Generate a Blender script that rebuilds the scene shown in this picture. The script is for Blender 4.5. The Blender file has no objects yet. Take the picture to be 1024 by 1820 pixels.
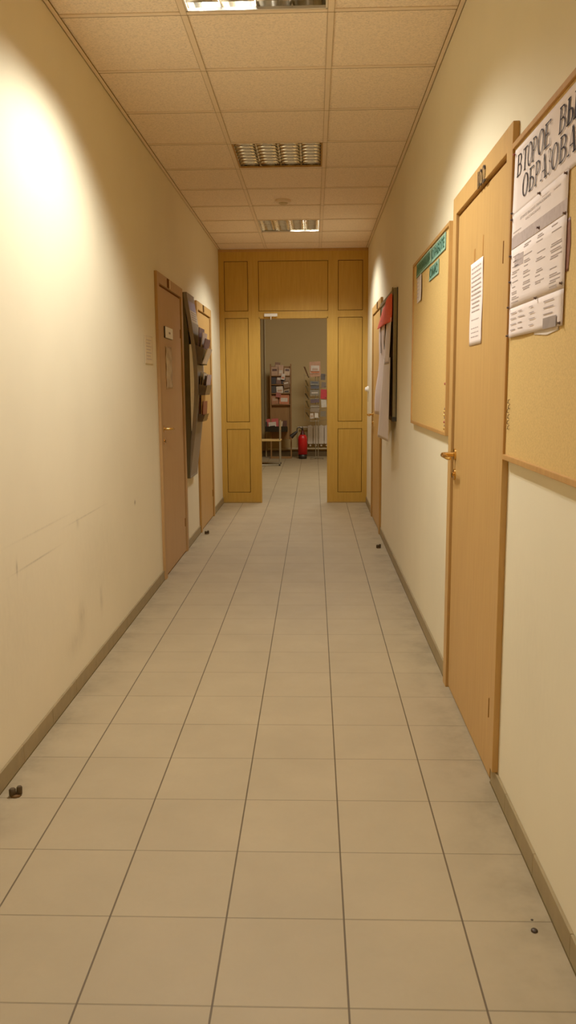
import bpy, bmesh, math, random
from mathutils import Vector, Matrix
random.seed(7)
C = bpy.context.scene.collection

# ------------------------------------------------------------------ measures
XL, XR = -1.059, 0.6065          # corridor side walls
H = 2.842                        # suspended ceiling
YP = 9.33                        # timber partition across the corridor
YF = 15.6                        # far wall of the hall beyond
YB = -3.2                        # added corridor end behind the camera
FX1 = 2.4                        # hall right side
TILE = 0.2995
EYE = 1.342

# ------------------------------------------------------------------ materials
def srgb(r, g, b):
    f = lambda c: (c/255/12.92) if c/255 <= .04045 else ((c/255+.055)/1.055)**2.4
    return (f(r), f(g), f(b), 1)

def new_mat(name):
    m = bpy.data.materials.new(name); m.use_nodes = True
    nt = m.node_tree; nt.nodes.clear()
    out = nt.nodes.new('ShaderNodeOutputMaterial'); b = nt.nodes.new('ShaderNodeBsdfPrincipled')
    nt.links.new(b.outputs[0], out.inputs[0])
    return m, nt, b

def N(nt, t, **kw):
    n = nt.nodes.new(t)
    for k, v in kw.items(): setattr(n, k, v)
    return n

def setin(nt, sock, v):
    if hasattr(v, 'is_output'): nt.links.new(v, sock)
    else: sock.default_value = v

def M(nt, op, a, b=0.0, c=0.0):
    n = N(nt, 'ShaderNodeMath', operation=op)
    setin(nt, n.inputs[0], a); setin(nt, n.inputs[1], b); setin(nt, n.inputs[2], c)
    return n.outputs[0]

def MIX(nt, f, a, b, mode='MIX'):
    n = N(nt, 'ShaderNodeMix', data_type='RGBA', blend_type=mode)
    setin(nt, n.inputs[0], f); setin(nt, n.inputs[6], a); setin(nt, n.inputs[7], b)
    return n.outputs[2]

def coords(nt):
    t = N(nt, 'ShaderNodeTexCoord'); return t.outputs['Object']

def noise(nt, vec, scale, detail=3, rough=.55, stretch=None):
    if stretch:
        mp = N(nt, 'ShaderNodeMapping'); nt.links.new(vec, mp.inputs[0]); mp.inputs['Scale'].default_value = stretch; vec = mp.outputs[0]
    n = N(nt, 'ShaderNodeTexNoise'); nt.links.new(vec, n.inputs['Vector'])
    n.inputs['Scale'].default_value = scale; n.inputs['Detail'].default_value = detail; n.inputs['Roughness'].default_value = rough
    return n.outputs['Fac']

def ramp(nt, fac, a, b, lo=.3, hi=.7):
    r = N(nt, 'ShaderNodeValToRGB'); nt.links.new(fac, r.inputs[0])
    r.color_ramp.elements[0].position = lo; r.color_ramp.elements[1].position = hi
    r.color_ramp.elements[0].color = a; r.color_ramp.elements[1].color = b
    return r.outputs[0]

def bump(nt, b, h, strength=.2, dist=.002):
    n = N(nt, 'ShaderNodeBump'); nt.links.new(h, n.inputs['Height'])
    n.inputs['Strength'].default_value = strength; n.inputs['Distance'].default_value = dist
    nt.links.new(n.outputs[0], b.inputs['Normal'])

def sc(c, k): return (c[0]*k, c[1]*k, c[2]*k, 1)

def plain(name, col, rough=.5, metal=0, spec=.4, var=.06, scale=30, bmp=.0, emis=None):
    m, nt, b = new_mat(name); v = coords(nt)
    nt.links.new(ramp(nt, noise(nt, v, scale), sc(col, 1-var), sc(col, 1+var)), b.inputs['Base Color'])
    b.inputs['Roughness'].default_value = rough; b.inputs['Metallic'].default_value = metal
    b.inputs['Specular IOR Level'].default_value = spec
    if bmp: bump(nt, b, noise(nt, v, scale*3), bmp, .001)
    if emis: b.inputs['Emission Color'].default_value = emis[0]; b.inputs['Emission Strength'].default_value = emis[1]
    return m

def wood(name, col, dark, rough=.42, spec=.35, stretch=(1, 1, .07)):
    m, nt, b = new_mat(name); v = coords(nt)
    g = noise(nt, v, 60, 4, .6, stretch); g2 = noise(nt, v, 5, 2, .5, (1, 1, .3)); g3 = noise(nt, v, 260, 2, .5, stretch)
    c = ramp(nt, g, dark, col, .25, .7)
    c = MIX(nt, M(nt, 'MULTIPLY', g2, .35), c, sc(col, 1.12))
    c = MIX(nt, M(nt, 'MULTIPLY', g3, .25), c, dark)
    nt.links.new(c, b.inputs['Base Color']); b.inputs['Roughness'].default_value = rough
    b.inputs['Specular IOR Level'].default_value = spec
    bump(nt, b, g, .08, .0006)
    return m

def gauss(nt, sx, sy, cx, cy, rx, ry):
    dx = M(nt, 'DIVIDE', M(nt, 'SUBTRACT', sx, cx), rx); dy = M(nt, 'DIVIDE', M(nt, 'SUBTRACT', sy, cy), ry)
    r = M(nt, 'ADD', M(nt, 'MULTIPLY', dx, dx), M(nt, 'MULTIPLY', dy, dy))
    return M(nt, 'POWER', 2.718, M(nt, 'MULTIPLY', r, -1.0))

def paint(name, col, marks=()):
    m, nt, b = new_mat(name); v = coords(nt)
    big = noise(nt, v, 1.6, 3); mid = noise(nt, v, 14, 3); fine = noise(nt, v, 220, 2)
    c = ramp(nt, big, sc(col, .955), sc(col, 1.02))
    c = MIX(nt, M(nt, 'MULTIPLY', mid, .12), c, sc(col, .86))
    if marks:
        s = N(nt, 'ShaderNodeSeparateXYZ'); nt.links.new(v, s.inputs[0])
        ns = noise(nt, v, 26, 4, .6, (1, 2.2, .8))
        tot = None
        for (y, z, ry, rz, k) in marks:
            g = M(nt, 'MULTIPLY', gauss(nt, s.outputs[1], s.outputs[2], y, z, ry, rz), k)
            tot = g if tot is None else M(nt, 'ADD', tot, g)
        f = M(nt, 'MULTIPLY', tot, M(nt, 'MULTIPLY', ns, 1.7))
        c = MIX(nt, f, c, srgb(112, 95, 62))
    nt.links.new(c, b.inputs['Base Color']); b.inputs['Roughness'].default_value = .62
    b.inputs['Specular IOR Level'].default_value = .25
    bump(nt, b, fine, .12, .0008)
    return m

def floor_mat():
    m, nt, b = new_mat('glazed_floor_tile'); v = coords(nt)
    s = N(nt, 'ShaderNodeSeparateXYZ'); nt.links.new(v, s.inputs[0])
    u = M(nt, 'DIVIDE', M(nt, 'ADD', s.outputs[0], .5259+TILE*40), TILE)
    w = M(nt, 'DIVIDE', M(nt, 'ADD', s.outputs[1], -1.5883+TILE*40), TILE)
    def edge(t, wid):
        f = M(nt, 'FRACT', t); d = M(nt, 'MINIMUM', f, M(nt, 'SUBTRACT', 1.0, f))
        mr = N(nt, 'ShaderNodeMapRange', interpolation_type='SMOOTHSTEP'); nt.links.new(d, mr.inputs[0])
        mr.inputs[1].default_value = wid*.55; mr.inputs[2].default_value = wid*1.25; mr.inputs[3].default_value = 1; mr.inputs[4].default_value = 0
        return mr.outputs[0]
    eu, ew = edge(u, .0085), edge(w, .0085)
    cid = N(nt, 'ShaderNodeCombineXYZ'); nt.links.new(M(nt, 'FLOOR', u), cid.inputs[0]); nt.links.new(M(nt, 'FLOOR', w), cid.inputs[1])
    wn = N(nt, 'ShaderNodeTexWhiteNoise', noise_dimensions='3D'); nt.links.new(cid.outputs[0], wn.inputs[0])
    base = srgb(164, 144, 108)
    c = ramp(nt, noise(nt, v, 3.0, 4, .6), sc(base, .90), sc(base, 1.05))
    c = MIX(nt, M(nt, 'MULTIPLY', noise(nt, v, 60, 4, .7), .30), c, srgb(142, 124, 92))
    c = MIX(nt, M(nt, 'MULTIPLY', wn.outputs[0], .16), c, srgb(146, 126, 94))
    # trodden-in dirt along the side walls
    ex = M(nt, 'MAXIMUM', gauss(nt, s.outputs[0], 0.0, XR-.02, 0, .13, 1e6), gauss(nt, s.outputs[0], 0.0, XL+.02, 0, .11, 1e6))
    dirt = M(nt, 'MULTIPLY', ex, ramp_f(nt, noise(nt, v, 5, 4, .7), .35, .75))
    c = MIX(nt, M(nt, 'MULTIPLY', dirt, .55), c, srgb(104, 90, 62))
    c = MIX(nt, M(nt, 'MULTIPLY', ew, .55), c, srgb(92, 76, 46))
    c = MIX(nt, M(nt, 'MULTIPLY', eu, .92), c, srgb(72, 54, 26))
    nt.links.new(c, b.inputs['Base Color'])
    r = M(nt, 'ADD', .50, M(nt, 'MULTIPLY', noise(nt, v, 9, 3), .16))
    nt.links.new(r, b.inputs['Roughness']); b.inputs['Specular IOR Level'].default_value = .33
    h = M(nt, 'ADD', M(nt, 'MULTIPLY', M(nt, 'MAXIMUM', eu, ew), -1.0), M(nt, 'MULTIPLY', noise(nt, v, 140, 3), .12))
    bump(nt, b, h, .45, .0016)
    return m

def ramp_f(nt, fac, lo, hi):
    mr = N(nt, 'ShaderNodeMapRange', interpolation_type='SMOOTHSTEP'); nt.links.new(fac, mr.inputs[0])
    mr.inputs[1].default_value = lo; mr.inputs[2].default_value = hi
    return mr.outputs[0]

def ceiling_mat():
    m, nt, b = new_mat('mineral_fibre_tile'); v = coords(nt)
    col = srgb(243, 222, 194)
    sp = noise(nt, v, 120, 4, .8)
    c = ramp(nt, sp, sc(col, .74), sc(col, 1.06), .36, .56)
    c = MIX(nt, M(nt, 'MULTIPLY', noise(nt, v, 2.2, 2), .25), c, sc(col, .9))
    nt.links.new(c, b.inputs['Base Color']); b.inputs['Roughness'].default_value = .9; b.inputs['Specular IOR Level'].default_value = .1
    bump(nt, b, sp, .5, .0015)
    return m

def board_mat(name, col):
    m, nt, b = new_mat(name); v = coords(nt)
    c = ramp(nt, noise(nt, v, 170, 3, .7), sc(col, .84), sc(col, 1.1), .35, .65)
    c = MIX(nt, M(nt, 'MULTIPLY', noise(nt, v, 4, 3), .35), c, sc(col, .9))
    nt.links.new(c, b.inputs['Base Color']); b.inputs['Roughness'].default_value = .7; b.inputs['Specular IOR Level'].default_value = .2
    bump(nt, b, noise(nt, v, 170, 3, .7), .2, .0006)
    return m

WALLC = srgb(226, 213, 178)
m_wall_l = paint('cream_paint_scuffed', WALLC, [(3.56, .31, .06, .06, .28), (3.45, .22, .12, .05, .18), (3.90, .30, .025, .06, .25), (3.56, .74, .02, .02, .25),
                                               (2.80, .71, .008, .025, .5), (3.02, .692, .20, .0035, .4), (3.7, .755, .25, .0035, .3), (3.1, .80, .3, .004, .2), (4.73, .666, .014, .012, 1.0), (3.9, .5, .5, .25, .10), (2.6, .5, .6, .3, .10)])
m_wall_r = paint('cream_paint', WALLC, [(3.8, .35, .3, .25, .10), (2.2, .6, .3, .3, .08)])
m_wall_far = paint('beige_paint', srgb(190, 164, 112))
m_wall_farshade = paint('shaded_beige_paint', srgb(120, 92, 58))  # beige wall darkened in colour to stand for its shadow
m_floor = floor_mat()
m_ceil = ceiling_mat()
m_grid = plain('ceiling_grid_enamel', srgb(230, 208, 178), .6, 0, .2, .03)
m_gridside = plain('grid_shadow', srgb(120, 98, 66), .8, 0, .1)
m_base = plain('ceramic_skirting', srgb(140, 120, 82), .5, 0, .3, .10, 18)
m_baseline = plain('skirting_joint', srgb(96, 78, 46), .8, 0, .1)
m_part = wood('golden_oak_veneer', srgb(192, 148, 62), srgb(172, 128, 48), .38)
m_partpanel = wood('golden_oak_veneer_panel', srgb(188, 144, 58), srgb(168, 124, 46), .38)
m_groove = plain('dark_groove', srgb(84, 52, 16), .8, 0, .1)
m_door = wood('beech_veneer', srgb(190, 146, 82), srgb(172, 128, 66), .45)
m_casing = wood('beech_casing', srgb(190, 146, 82), srgb(172, 128, 68), .45)
m_doorl = wood('brown_beech_veneer', srgb(180, 138, 86), srgb(164, 122, 74), .5)
m_casingl = wood('brown_beech_casing', srgb(174, 132, 80), srgb(156, 116, 68), .5)
m_reveal = plain('door_shadow_gap', srgb(112, 66, 20), .8, 0, .1)
m_brass = plain('polished_brass', srgb(226, 180, 100), .16, 1, .6, .02)
m_dark = plain('dark_keyhole', srgb(50, 34, 16), .5)
m_hinge = plain('aged_hinge', srgb(96, 66, 30), .5, .6)
m_pin = board_mat('hardboard', srgb(206, 168, 98))
m_pocket = plain('smoky_plastic_pocket', srgb(92, 74, 54), .25, 0, .5)
m_pin2 = board_mat('hardboard_grey', srgb(140, 122, 88))
m_bframe = wood('board_frame_wood', srgb(186, 138, 74), srgb(160, 112, 54), .5)
m_bframe2 = plain('dark_board_edge', srgb(122, 106, 70), .5, .1)
m_paper = plain('white_paper', srgb(226, 208, 196), .75, 0, .15, .025, 12)
m_paper2 = plain('grey_paper', srgb(214, 198, 180), .75, 0, .15, .03, 12)
m_paperw = plain('ivory_paper', srgb(222, 204, 166), .75, 0, .15, .02)
m_ink = plain('black_ink', srgb(48, 38, 40), .7, 0, .1)
m_inkg = plain('grey_ink', srgb(160, 143, 134), .8, 0, .1)
m_inkl = plain('faint_ink', srgb(184, 166, 156), .8, 0, .1)
m_band = plain('grey_band_print', srgb(176, 158, 150), .8, 0, .1, .08, 60)
m_teal = plain('teal_card', srgb(112, 160, 140), .7, 0, .15, .08, 25)
m_tealk = plain('deep_teal_card', srgb(86, 122, 92), .7, 0, .15, .15, 16)
m_tealb = plain('pale_teal_border', srgb(146, 176, 146), .7, 0, .15)
m_tealink = plain('dark_teal_ink', srgb(48, 82, 60), .7, 0, .1)
m_red = plain('coral_red_paper', srgb(236, 92, 64), .7, 0, .15, .12, 16)
m_rededge = plain('red_tape', srgb(150, 60, 40), .6)
m_pinhead = plain('push_pin_plastic', srgb(78, 52, 44), .35, 0, .5)
m_grey = plain('brushed_grey_metal', srgb(132, 118, 100), .42, .25, .5, .06, 40)
m_greyd = plain('dark_grey_sheet', srgb(86, 78, 54), .5, .3, .3, .1, 10)
m_black = plain('black_plastic', srgb(38, 32, 22), .45)
m_white = plain('white_plastic', srgb(236, 230, 214), .4, 0, .4, .01)
m_enamel = plain('white_enamel', srgb(224, 214, 196), .35, 0, .4, .02)
m_mirror = plain('specular_louvre', srgb(232, 224, 206), .13, 1, .5, .02)
m_mirrord = plain('dim_specular_louvre', srgb(150, 120, 90), .22, 1, .5, .02)
m_tube_off = plain('unlit_tube_glass', srgb(226, 216, 200), .25, 0, .5)
m_tube_on = plain('lit_tube_glass', srgb(255, 250, 240), .3, 0, .4, .0, emis=((1, .97, .92, 1), 60))
m_rubber = plain('dark_rubber', srgb(70, 54, 32), .6, 0, .2)
m_extred = plain('extinguisher_red', srgb(196, 24, 26), .35, 0, .5, .04)
m_chrome = plain('tube_steel', srgb(176, 168, 144), .3, .7)
m_pipe = plain('painted_pipe', srgb(190, 170, 128), .45)
m_rack = wood('reddish_rack_wood', srgb(150, 110, 64), srgb(128, 90, 50), .5)
m_seat = wood('pale_plywood', srgb(214, 178, 108), srgb(198, 160, 92), .45)
_cols = {}
def cm(r, g, b, nm=None):
    k = (r, g, b)
    if k not in _cols: _cols[k] = plain(nm or 'printed_cover_%d_%d_%d' % k, srgb(r, g, b), .45, 0, .35, .12, 22)
    return _cols[k]

# ------------------------------------------------------------------ mesh helpers
class MB:
    def __init__(s): s.v = []; s.f = []; s.sm = []
    def add(s, vs, fs, smooth=False):
        o = len(s.v); s.v += [Vector(p) for p in vs]
        for f in fs: s.f.append([i+o for i in f]); s.sm.append(smooth)
        return s
    def box(s, x0, x1, y0, y1, z0, z1, bev=0.0):
        if x0 > x1: x0, x1 = x1, x0
        if y0 > y1: y0, y1 = y1, y0
        if z0 > z1: z0, z1 = z1, z0
        b = min(bev, .45*min(x1-x0, y1-y0, z1-z0))
        if b <= 0:
            vs = [(x, y, z) for x in (x0, x1) for y in (y0, y1) for z in (z0, z1)]
            return s.add(vs, [(0, 1, 3, 2), (4, 6, 7, 5), (0, 4, 5, 1), (2, 3, 7, 6), (0, 2, 6, 4), (1, 5, 7, 3)])
        bm = bmesh.new(); bmesh.ops.create_cube(bm, size=1)
        for v in bm.verts: v.co = Vector(((x0+x1)/2+v.co.x*(x1-x0), (y0+y1)/2+v.co.y*(y1-y0), (z0+z1)/2+v.co.z*(z1-z0)))
        bmesh.ops.bevel(bm, geom=bm.edges[:], offset=b, segments=2, affect='EDGES', profile=.7)
        bm.verts.index_update()
        s.add([v.co.copy() for v in bm.verts], [[v.index for v in f.verts] for f in bm.faces]); bm.free()
        return s
    def tube(s, pts, r, n=12, caps=True):
        pts = [Vector(p) for p in pts]; rs = r if isinstance(r, (list, tuple)) else [r]*len(pts)
        vs = []; ref = None
        for i, p in enumerate(pts):
            t = (pts[min(i+1, len(pts)-1)]-pts[max(i-1, 0)]).normalized()
            if ref is None: ref = Vector((0, 0, 1)) if abs(t.z) < .9 else Vector((1, 0, 0))
            a = (ref - t*ref.dot(t)).normalized(); b = t.cross(a); ref = a
            for k in range(n):
                an = 2*math.pi*k/n; vs.append(p+(a*math.cos(an)+b*math.sin(an))*rs[i])
        fs = [(i*n+k, i*n+(k+1) % n, (i+1)*n+(k+1) % n, (i+1)*n+k) for i in range(len(pts)-1) for k in range(n)]
        s.add(vs, fs, True)
        if caps: s.add(vs[:n], [list(range(n))[::-1]]); s.add(vs[-n:], [list(range(n))])
        return s
    def prism(s, poly, axis, a, b):
        """poly: 2D points in the other two axes (cyclic order x,y,z without axis)."""
        n = len(poly)
        def P(q, h): return {'x': (h, q[0], q[1]), 'y': (q[0], h, q[1]), 'z': (q[0], q[1], h)}[axis]
        vs = [P(q, a) for q in poly]+[P(q, b) for q in poly]
        return s.add(vs, [list(range(n)), list(range(n, 2*n))[::-1]]+[(i, (i+1) % n, (i+1) % n+n, i+n) for i in range(n)])
    def lathe(s, prof, cx, cy, n=28):
        """prof: (radius, z)"""
        vs = []
        for r, z in prof:
            for k in range(n): an = 2*math.pi*k/n; vs.append((cx+r*math.cos(an), cy+r*math.sin(an), z))
        fs = [(i*n+k, i*n+(k+1) % n, (i+1)*n+(k+1) % n, (i+1)*n+k) for i in range(len(prof)-1) for k in range(n)]
        return s.add(vs, fs, True)
    def build(s, name, mat, parent=None, origin=None, weld=False):
        if origin is None:
            lo = Vector([min(v[i] for v in s.v) for i in range(3)]); hi = Vector([max(v[i] for v in s.v) for i in range(3)]); origin = (lo+hi)/2
        origin = Vector(origin)
        me = bpy.data.meshes.new(name); me.from_pydata([v-origin for v in s.v], [], s.f)
        bm = bmesh.new(); bm.from_mesh(me)
        bmesh.ops.recalc_face_normals(bm, faces=bm.faces[:]); bm.to_mesh(me); bm.free()
        for p, q in zip(me.polygons, s.sm): p.use_smooth = q
        me.materials.append(mat)
        o = bpy.data.objects.new(name, me); C.objects.link(o)
        po = Vector((0, 0, 0)); q = parent
        while q is not None: po += q.location; q = q.parent
        o.location = origin-po; o.parent = parent
        return o

def tag(o, label, cat, group=None, kind=None):
    o['label'] = label; o['category'] = cat
    if group: o['group'] = group
    if kind: o['kind'] = kind
    return o

def thing(name, loc, label, cat, group=None, kind=None):
    o = bpy.data.objects.new(name, None); o.empty_display_size = .1; C.objects.link(o); o.location = loc
    return tag(o, label, cat, group, kind)

def box(name, mat, parent, *a, bev=0.0, origin=None): return MB().box(*a, bev=bev).build(name, mat, parent, origin)

# wall frames: d = distance out of the wall into the corridor
def WR(d): return XR-d
def WL(d): return XL+d
def WX(side, d): return XR-d if side == 'R' else XL+d

def wbox(mb, side, d0, d1, y0, y1, z0, z1, bev=0.0): return mb.box(WX(side, d0), WX(side, d1), y0, y1, z0, z1, bev)

def sheet(side, y0, y1, z0, z1, off, wave=None, th=.0008, ny=14, nz=14, edge=None):
    """a sheet of paper pinned to a wall; wave(u,v) is how far it lifts; edge(u,v) -> (dy,dz)"""
    mb = MB(); vs = []
    for layer in (0, 1):
        for j in range(nz+1):
            for i in range(ny+1):
                u, v = i/ny, j/nz; w = wave(u, v) if wave else 0
                dy, dz = edge(u, v) if edge else (0, 0)
                vs.append((WX(side, off+w+th*layer), y0+(y1-y0)*u+dy, z0+(z1-z0)*v+dz))
    L = (ny+1)*(nz+1); fs = []
    for l in (0, L):
        for j in range(nz):
            for i in range(ny):
                a = l+j*(ny+1)+i; fs.append((a, a+1, a+ny+2, a+ny+1))
    rim = [i for i in range(ny+1)]+[j*(ny+1)+ny for j in range(1, nz+1)]+[nz*(ny+1)+i for i in range(ny-1, -1, -1)]+[j*(ny+1) for j in range(nz-1, 0, -1)]
    for k in range(len(rim)):
        a, b = rim[k], rim[(k+1) % len(rim)]; fs.append((a, b, b+L, a+L))
    mb.add(vs, fs, True)
    return mb

# ------------------------------------------------------------------ structure
def struct(o, label, cat): return tag(o, label, cat, kind='structure')

# floor, one tiled surface through corridor and hall
o = MB().box(XL-.2, FX1+.2, YB-.2, YF+.2, -.08, 0).build('floor', m_floor, None, (0, 0, 0))
struct(o, 'beige square ceramic floor tiles with dark grout running down the corridor', 'floor')

# side walls
o = MB().box(XL-.16, XL, YB, YP+.1, 0, H+.25).build('wall_left', m_wall_l, None, (0, 0, 0)); struct(o, 'cream painted left corridor wall with scuff marks low down', 'wall')
o = MB().box(XR, XR+.16, YB, YP+.1, 0, H+.25).build('wall_right', m_wall_r, None, (0, 0, 0)); struct(o, 'cream painted right corridor wall behind the pinboards', 'wall')
o = MB().box(XL, XR, YB-.16, YB, 0, H+.25).build('wall_back', m_wall_r, None, (0, 0, 0)); struct(o, 'cream painted unseen wall added behind the viewer to bounce light', 'wall')  # unseen end wall, added for its light bounce
# hall beyond
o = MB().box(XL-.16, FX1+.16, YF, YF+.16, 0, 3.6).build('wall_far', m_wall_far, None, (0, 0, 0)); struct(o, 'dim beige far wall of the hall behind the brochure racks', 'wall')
o = MB().box(XL-.16, XL+.07, YP+.1, YF, 0, 3.6).build('wall_hall_left', m_wall_farshade, None, (0, 0, 0)); struct(o, 'shaded beige side wall at the left of the hall beyond the partition', 'wall')
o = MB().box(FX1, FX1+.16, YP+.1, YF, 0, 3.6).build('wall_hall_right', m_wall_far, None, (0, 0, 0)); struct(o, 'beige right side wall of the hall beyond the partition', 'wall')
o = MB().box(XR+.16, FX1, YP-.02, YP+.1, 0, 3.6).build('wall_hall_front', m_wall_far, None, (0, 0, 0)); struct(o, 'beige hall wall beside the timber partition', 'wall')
o = MB().box(XL-.16, FX1+.16, YP+.1, YF+.16, 3.6, 3.7).build('ceiling_hall', m_wall_far, None, (0, 0, 0)); struct(o, 'plain ceiling of the dim hall beyond the partition', 'ceiling')
o = MB().box(XL+.07, FX1, YF-.012, YF, 0, .11).build('baseboard_far', plain('dark_skirting', srgb(92, 74, 44), .6), None, (0, 0, 0)); struct(o, 'dark skirting along the far hall wall', 'baseboard')

# ceiling: mineral tiles between T bars, cells of 0.6; the lamps take whole cells
CX = [XL, -.5268, .0745, XR]
CELL = .5994; CY0 = 3.5698
LAMPS = {-9: 'full', -5: 'full', -1: 'left', 3: 'off', 7: 'right'}     # cell index -> which half is lit
tiles = MB(); jmin = -12
ys = [CY0+CELL*j for j in range(jmin, 11)]
for j in range(jmin, 10):
    y0, y1 = CY0+CELL*j, min(CY0+CELL*(j+1), YP-.002)
    if y1 <= YB or y0 >= YP: continue
    y0 = max(y0, YB)
    for i in range(3):
        if i == 1 and j in LAMPS: continue
        tiles.box(CX[i]+(.004 if i else .001), CX[i+1]-(.004 if i < 2 else .001), y0+.004, y1-.004, H+.004, H+.022)
ceil = tiles.build('ceiling', m_ceil, None, (0, 0, 0)); struct(ceil, 'suspended ceiling of speckled beige mineral tiles in a metal grid', 'ceiling')
g = MB()
for x in CX[1:3]:
    g.box(x-.012, x+.012, YB, YP, H, H+.003); g.box(x-.0015, x+.0015, YB, YP, H+.003, H+.04)
g.build('grid_main_runner', m_grid, ceil, (0, 0, 0))
g = MB()
for j in range(jmin, 10):
    y = CY0+CELL*j
    if YB < y < YP-.02: g.box(XL, CX[1]-.012, y-.012, y+.012, H, H+.003); g.box(CX[1]+.012, CX[2]-.012, y-.012, y+.012, H, H+.003); g.box(CX[2]+.012, XR, y-.012, y+.012, H, H+.003)
g.build('grid_cross_tee', m_grid, ceil, (0, 0, 0))
g = MB()
for (a, b, c) in ((XL, XL+.022, 1), (XR-.022, XR, 1)): g.box(a, b, YB, YP, H-.002, H+.001)
g.box(XL, XL+.003, YB, YP, H-.002, H+.02); g.box(XR-.003, XR, YB, YP, H-.002, H+.02); g.box(XL, XR, YP-.02, YP, H-.002, H+.001)
g.build('wall_angle', m_grid, ceil, (0, 0, 0))
g = MB().box(XL-.1, XR+.1, YB-.1, YP+.1, H+.2, H+.24); g.build('ceiling_void_slab', m_gridside, ceil, (0, 0, 0))
# thin dark strips along the tees: shade of the tile reveals put into colour
g = MB()
for j in range(jmin, 10):
    y = CY0+CELL*j
    if YB < y < YP-.05:
        g.box(XL+.02, XR-.02, y+.012, y+.0155, H-.0004, H+.002)
g.box(XR-.0245, XR-.022, YB, YP, H-.0022, H+.001); g.box(XL+.022, XL+.0245, YB, YP, H-.0022, H+.001)
g.build('grid_joint_shade', m_gridside, ceil, (0, 0, 0))
g = MB()
for x in CX[1:3]:
    for dx in (-.0145, .012): g.box(x+dx, x+dx+.0025, YB, YP, H-.0002, H+.002)
g.build('runner_edge', plain('runner_edge_shade', srgb(178, 154, 120), .8, 0, .1), ceil, (0, 0, 0))  # darker strips paint in the shaded edges of the main runners

# skirting: ceramic strips, interrupted by the doors
DOORS = {'L1': ('L', 5.545, 6.61), 'L2': ('L', 7.40, 8.43), 'R1': ('R', 2.55, 3.58), 'R2': ('R', 7.30, 8.38)}
def skirt(name, side, spans, label):
    mb = MB(); jn = MB()
    for (a, b) in spans:
        y = a
        while y < b-.001:
            e = min(y+.33, b); wbox(mb, side, 0, .009, y+.0008, e-.0008, 0, .068, .002); y = e
        wbox(jn, side, 0, .0105, a, b, 0, .004)
        wbox(jn, side, 0, .006, a, b, 0, .066)
    r = mb.build(name, m_base, None); jn.build('floor_joint', m_baseline, r)
    return struct(r, label, 'baseboard')
skirt('baseboard_left', 'L', [(YB, 5.56), (6.60, 7.405), (8.43, YP)], 'grey brown ceramic skirting along the foot of the left wall')
skirt('baseboard_right', 'R', [(YB, 2.62), (3.575, 7.33), (8.38, YP)], 'grey brown ceramic skirting along the foot of the right wall')

# ------------------------------------------------------------------ doors
def door(n, side, y0, y1, label, md, mc, hinge_near, top=2.105, short_near=False, lw=.072, number=None):
    """casing y0..y1; leaf inside; handle opposite to the hinges"""
    r = thing('door_%d' % n, (WX(side, 0), (y0+y1)/2, 0), label, 'door', kind='structure')
    c = MB(); zb = .07
    wbox(c, side, 0, .020, y0, y0+lw, zb if short_near else .0, top, .003)
    wbox(c, side, 0, .020, y1-lw, y1, 0, top, .003)
    wbox(c, side, 0, .020, y0+lw, y1-lw, top-lw, top, .003)
    c.build('casing', mc, r)
    a, b = y0+lw, y1-lw
    s = MB(); wbox(s, side, 0, .003, a, b, .0, top-lw); s.build('shaded_rebate', m_reveal, r)  # dark brown plate paints the shadow line around the leaf
    l = MB(); wbox(l, side, .003, .009, a+.010, b-.013, .012, top-lw-.014, .002); leaf = l.build('leaf', md, r)
    # lever handle and escutcheon
    hy = (b-.055) if hinge_near else (a+.06)
    dr = -1 if hinge_near else 1            # lever points to the hinge side
    h = MB(); x0 = WX(side, .009); sgn = -1 if side == 'R' else 1
    h.tube([(x0, hy, 1.05), (x0+sgn*.007, hy, 1.05)], .024, 20)
    h.tube([(x0+sgn*.006, hy, 1.05), (x0+sgn*.045, hy, 1.05), (x0+sgn*.054, hy+dr*.006, 1.05), (x0+sgn*.056, hy+dr*.02, 1.049), (x0+sgn*.054, hy+dr*.07, 1.047), (x0+sgn*.05, hy+dr*.115, 1.044), (x0+sgn*.042, hy+dr*.125, 1.043)],
           [.010, .009, .0095, .010, .009, .0075, .006], 14)
    h.build('lever_handle', m_brass, leaf)
    k = MB().tube([(x0, hy, .965), (x0+sgn*.006, hy, .965)], .024, 20).tube([(x0+sgn*.005, hy, .968), (x0+sgn*.012, hy, .968)], .010, 14)
    esc = k.build('keyhole_escutcheon', m_brass, leaf)
    MB().box(min(x0+sgn*.011, x0+sgn*.014), max(x0+sgn*.011, x0+sgn*.014), hy-.003, hy+.003, .952, .972).build('keyhole', m_dark, esc)
    yh = a+.040 if hinge_near else b-.040
    for z in (.25, 1.75):
        MB().tube([(WX(side, .0095), yh, z-.034), (WX(side, .0095), yh, z+.034)], .0042, 10).build('hinge', m_reveal, r)
    return r, leaf

dR1, leafR1 = door(1, 'R', 2.55, 3.58, 'light beech door numbered 102 with a brass lever handle and a pinned notice', m_door, m_casing, True, short_near=True)
dR2, leafR2 = door(2, 'R', 7.30, 8.38, 'far beech door on the right half hidden behind the papers of a board', m_door, m_casing, True, top=2.10)
dL1, leafL1 = door(3, 'L', 5.545, 6.61, 'brown beech door on the left with a white name plate and plastic notice', m_doorl, m_casingl, False)
dL2, leafL2 = door(4, 'L', 7.40, 8.43, 'golden beech door on the left behind the curved grey leaflet stand', m_door, m_casing, False, top=2.10)
for d_ in (dL1, dL2):
    pass

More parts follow.
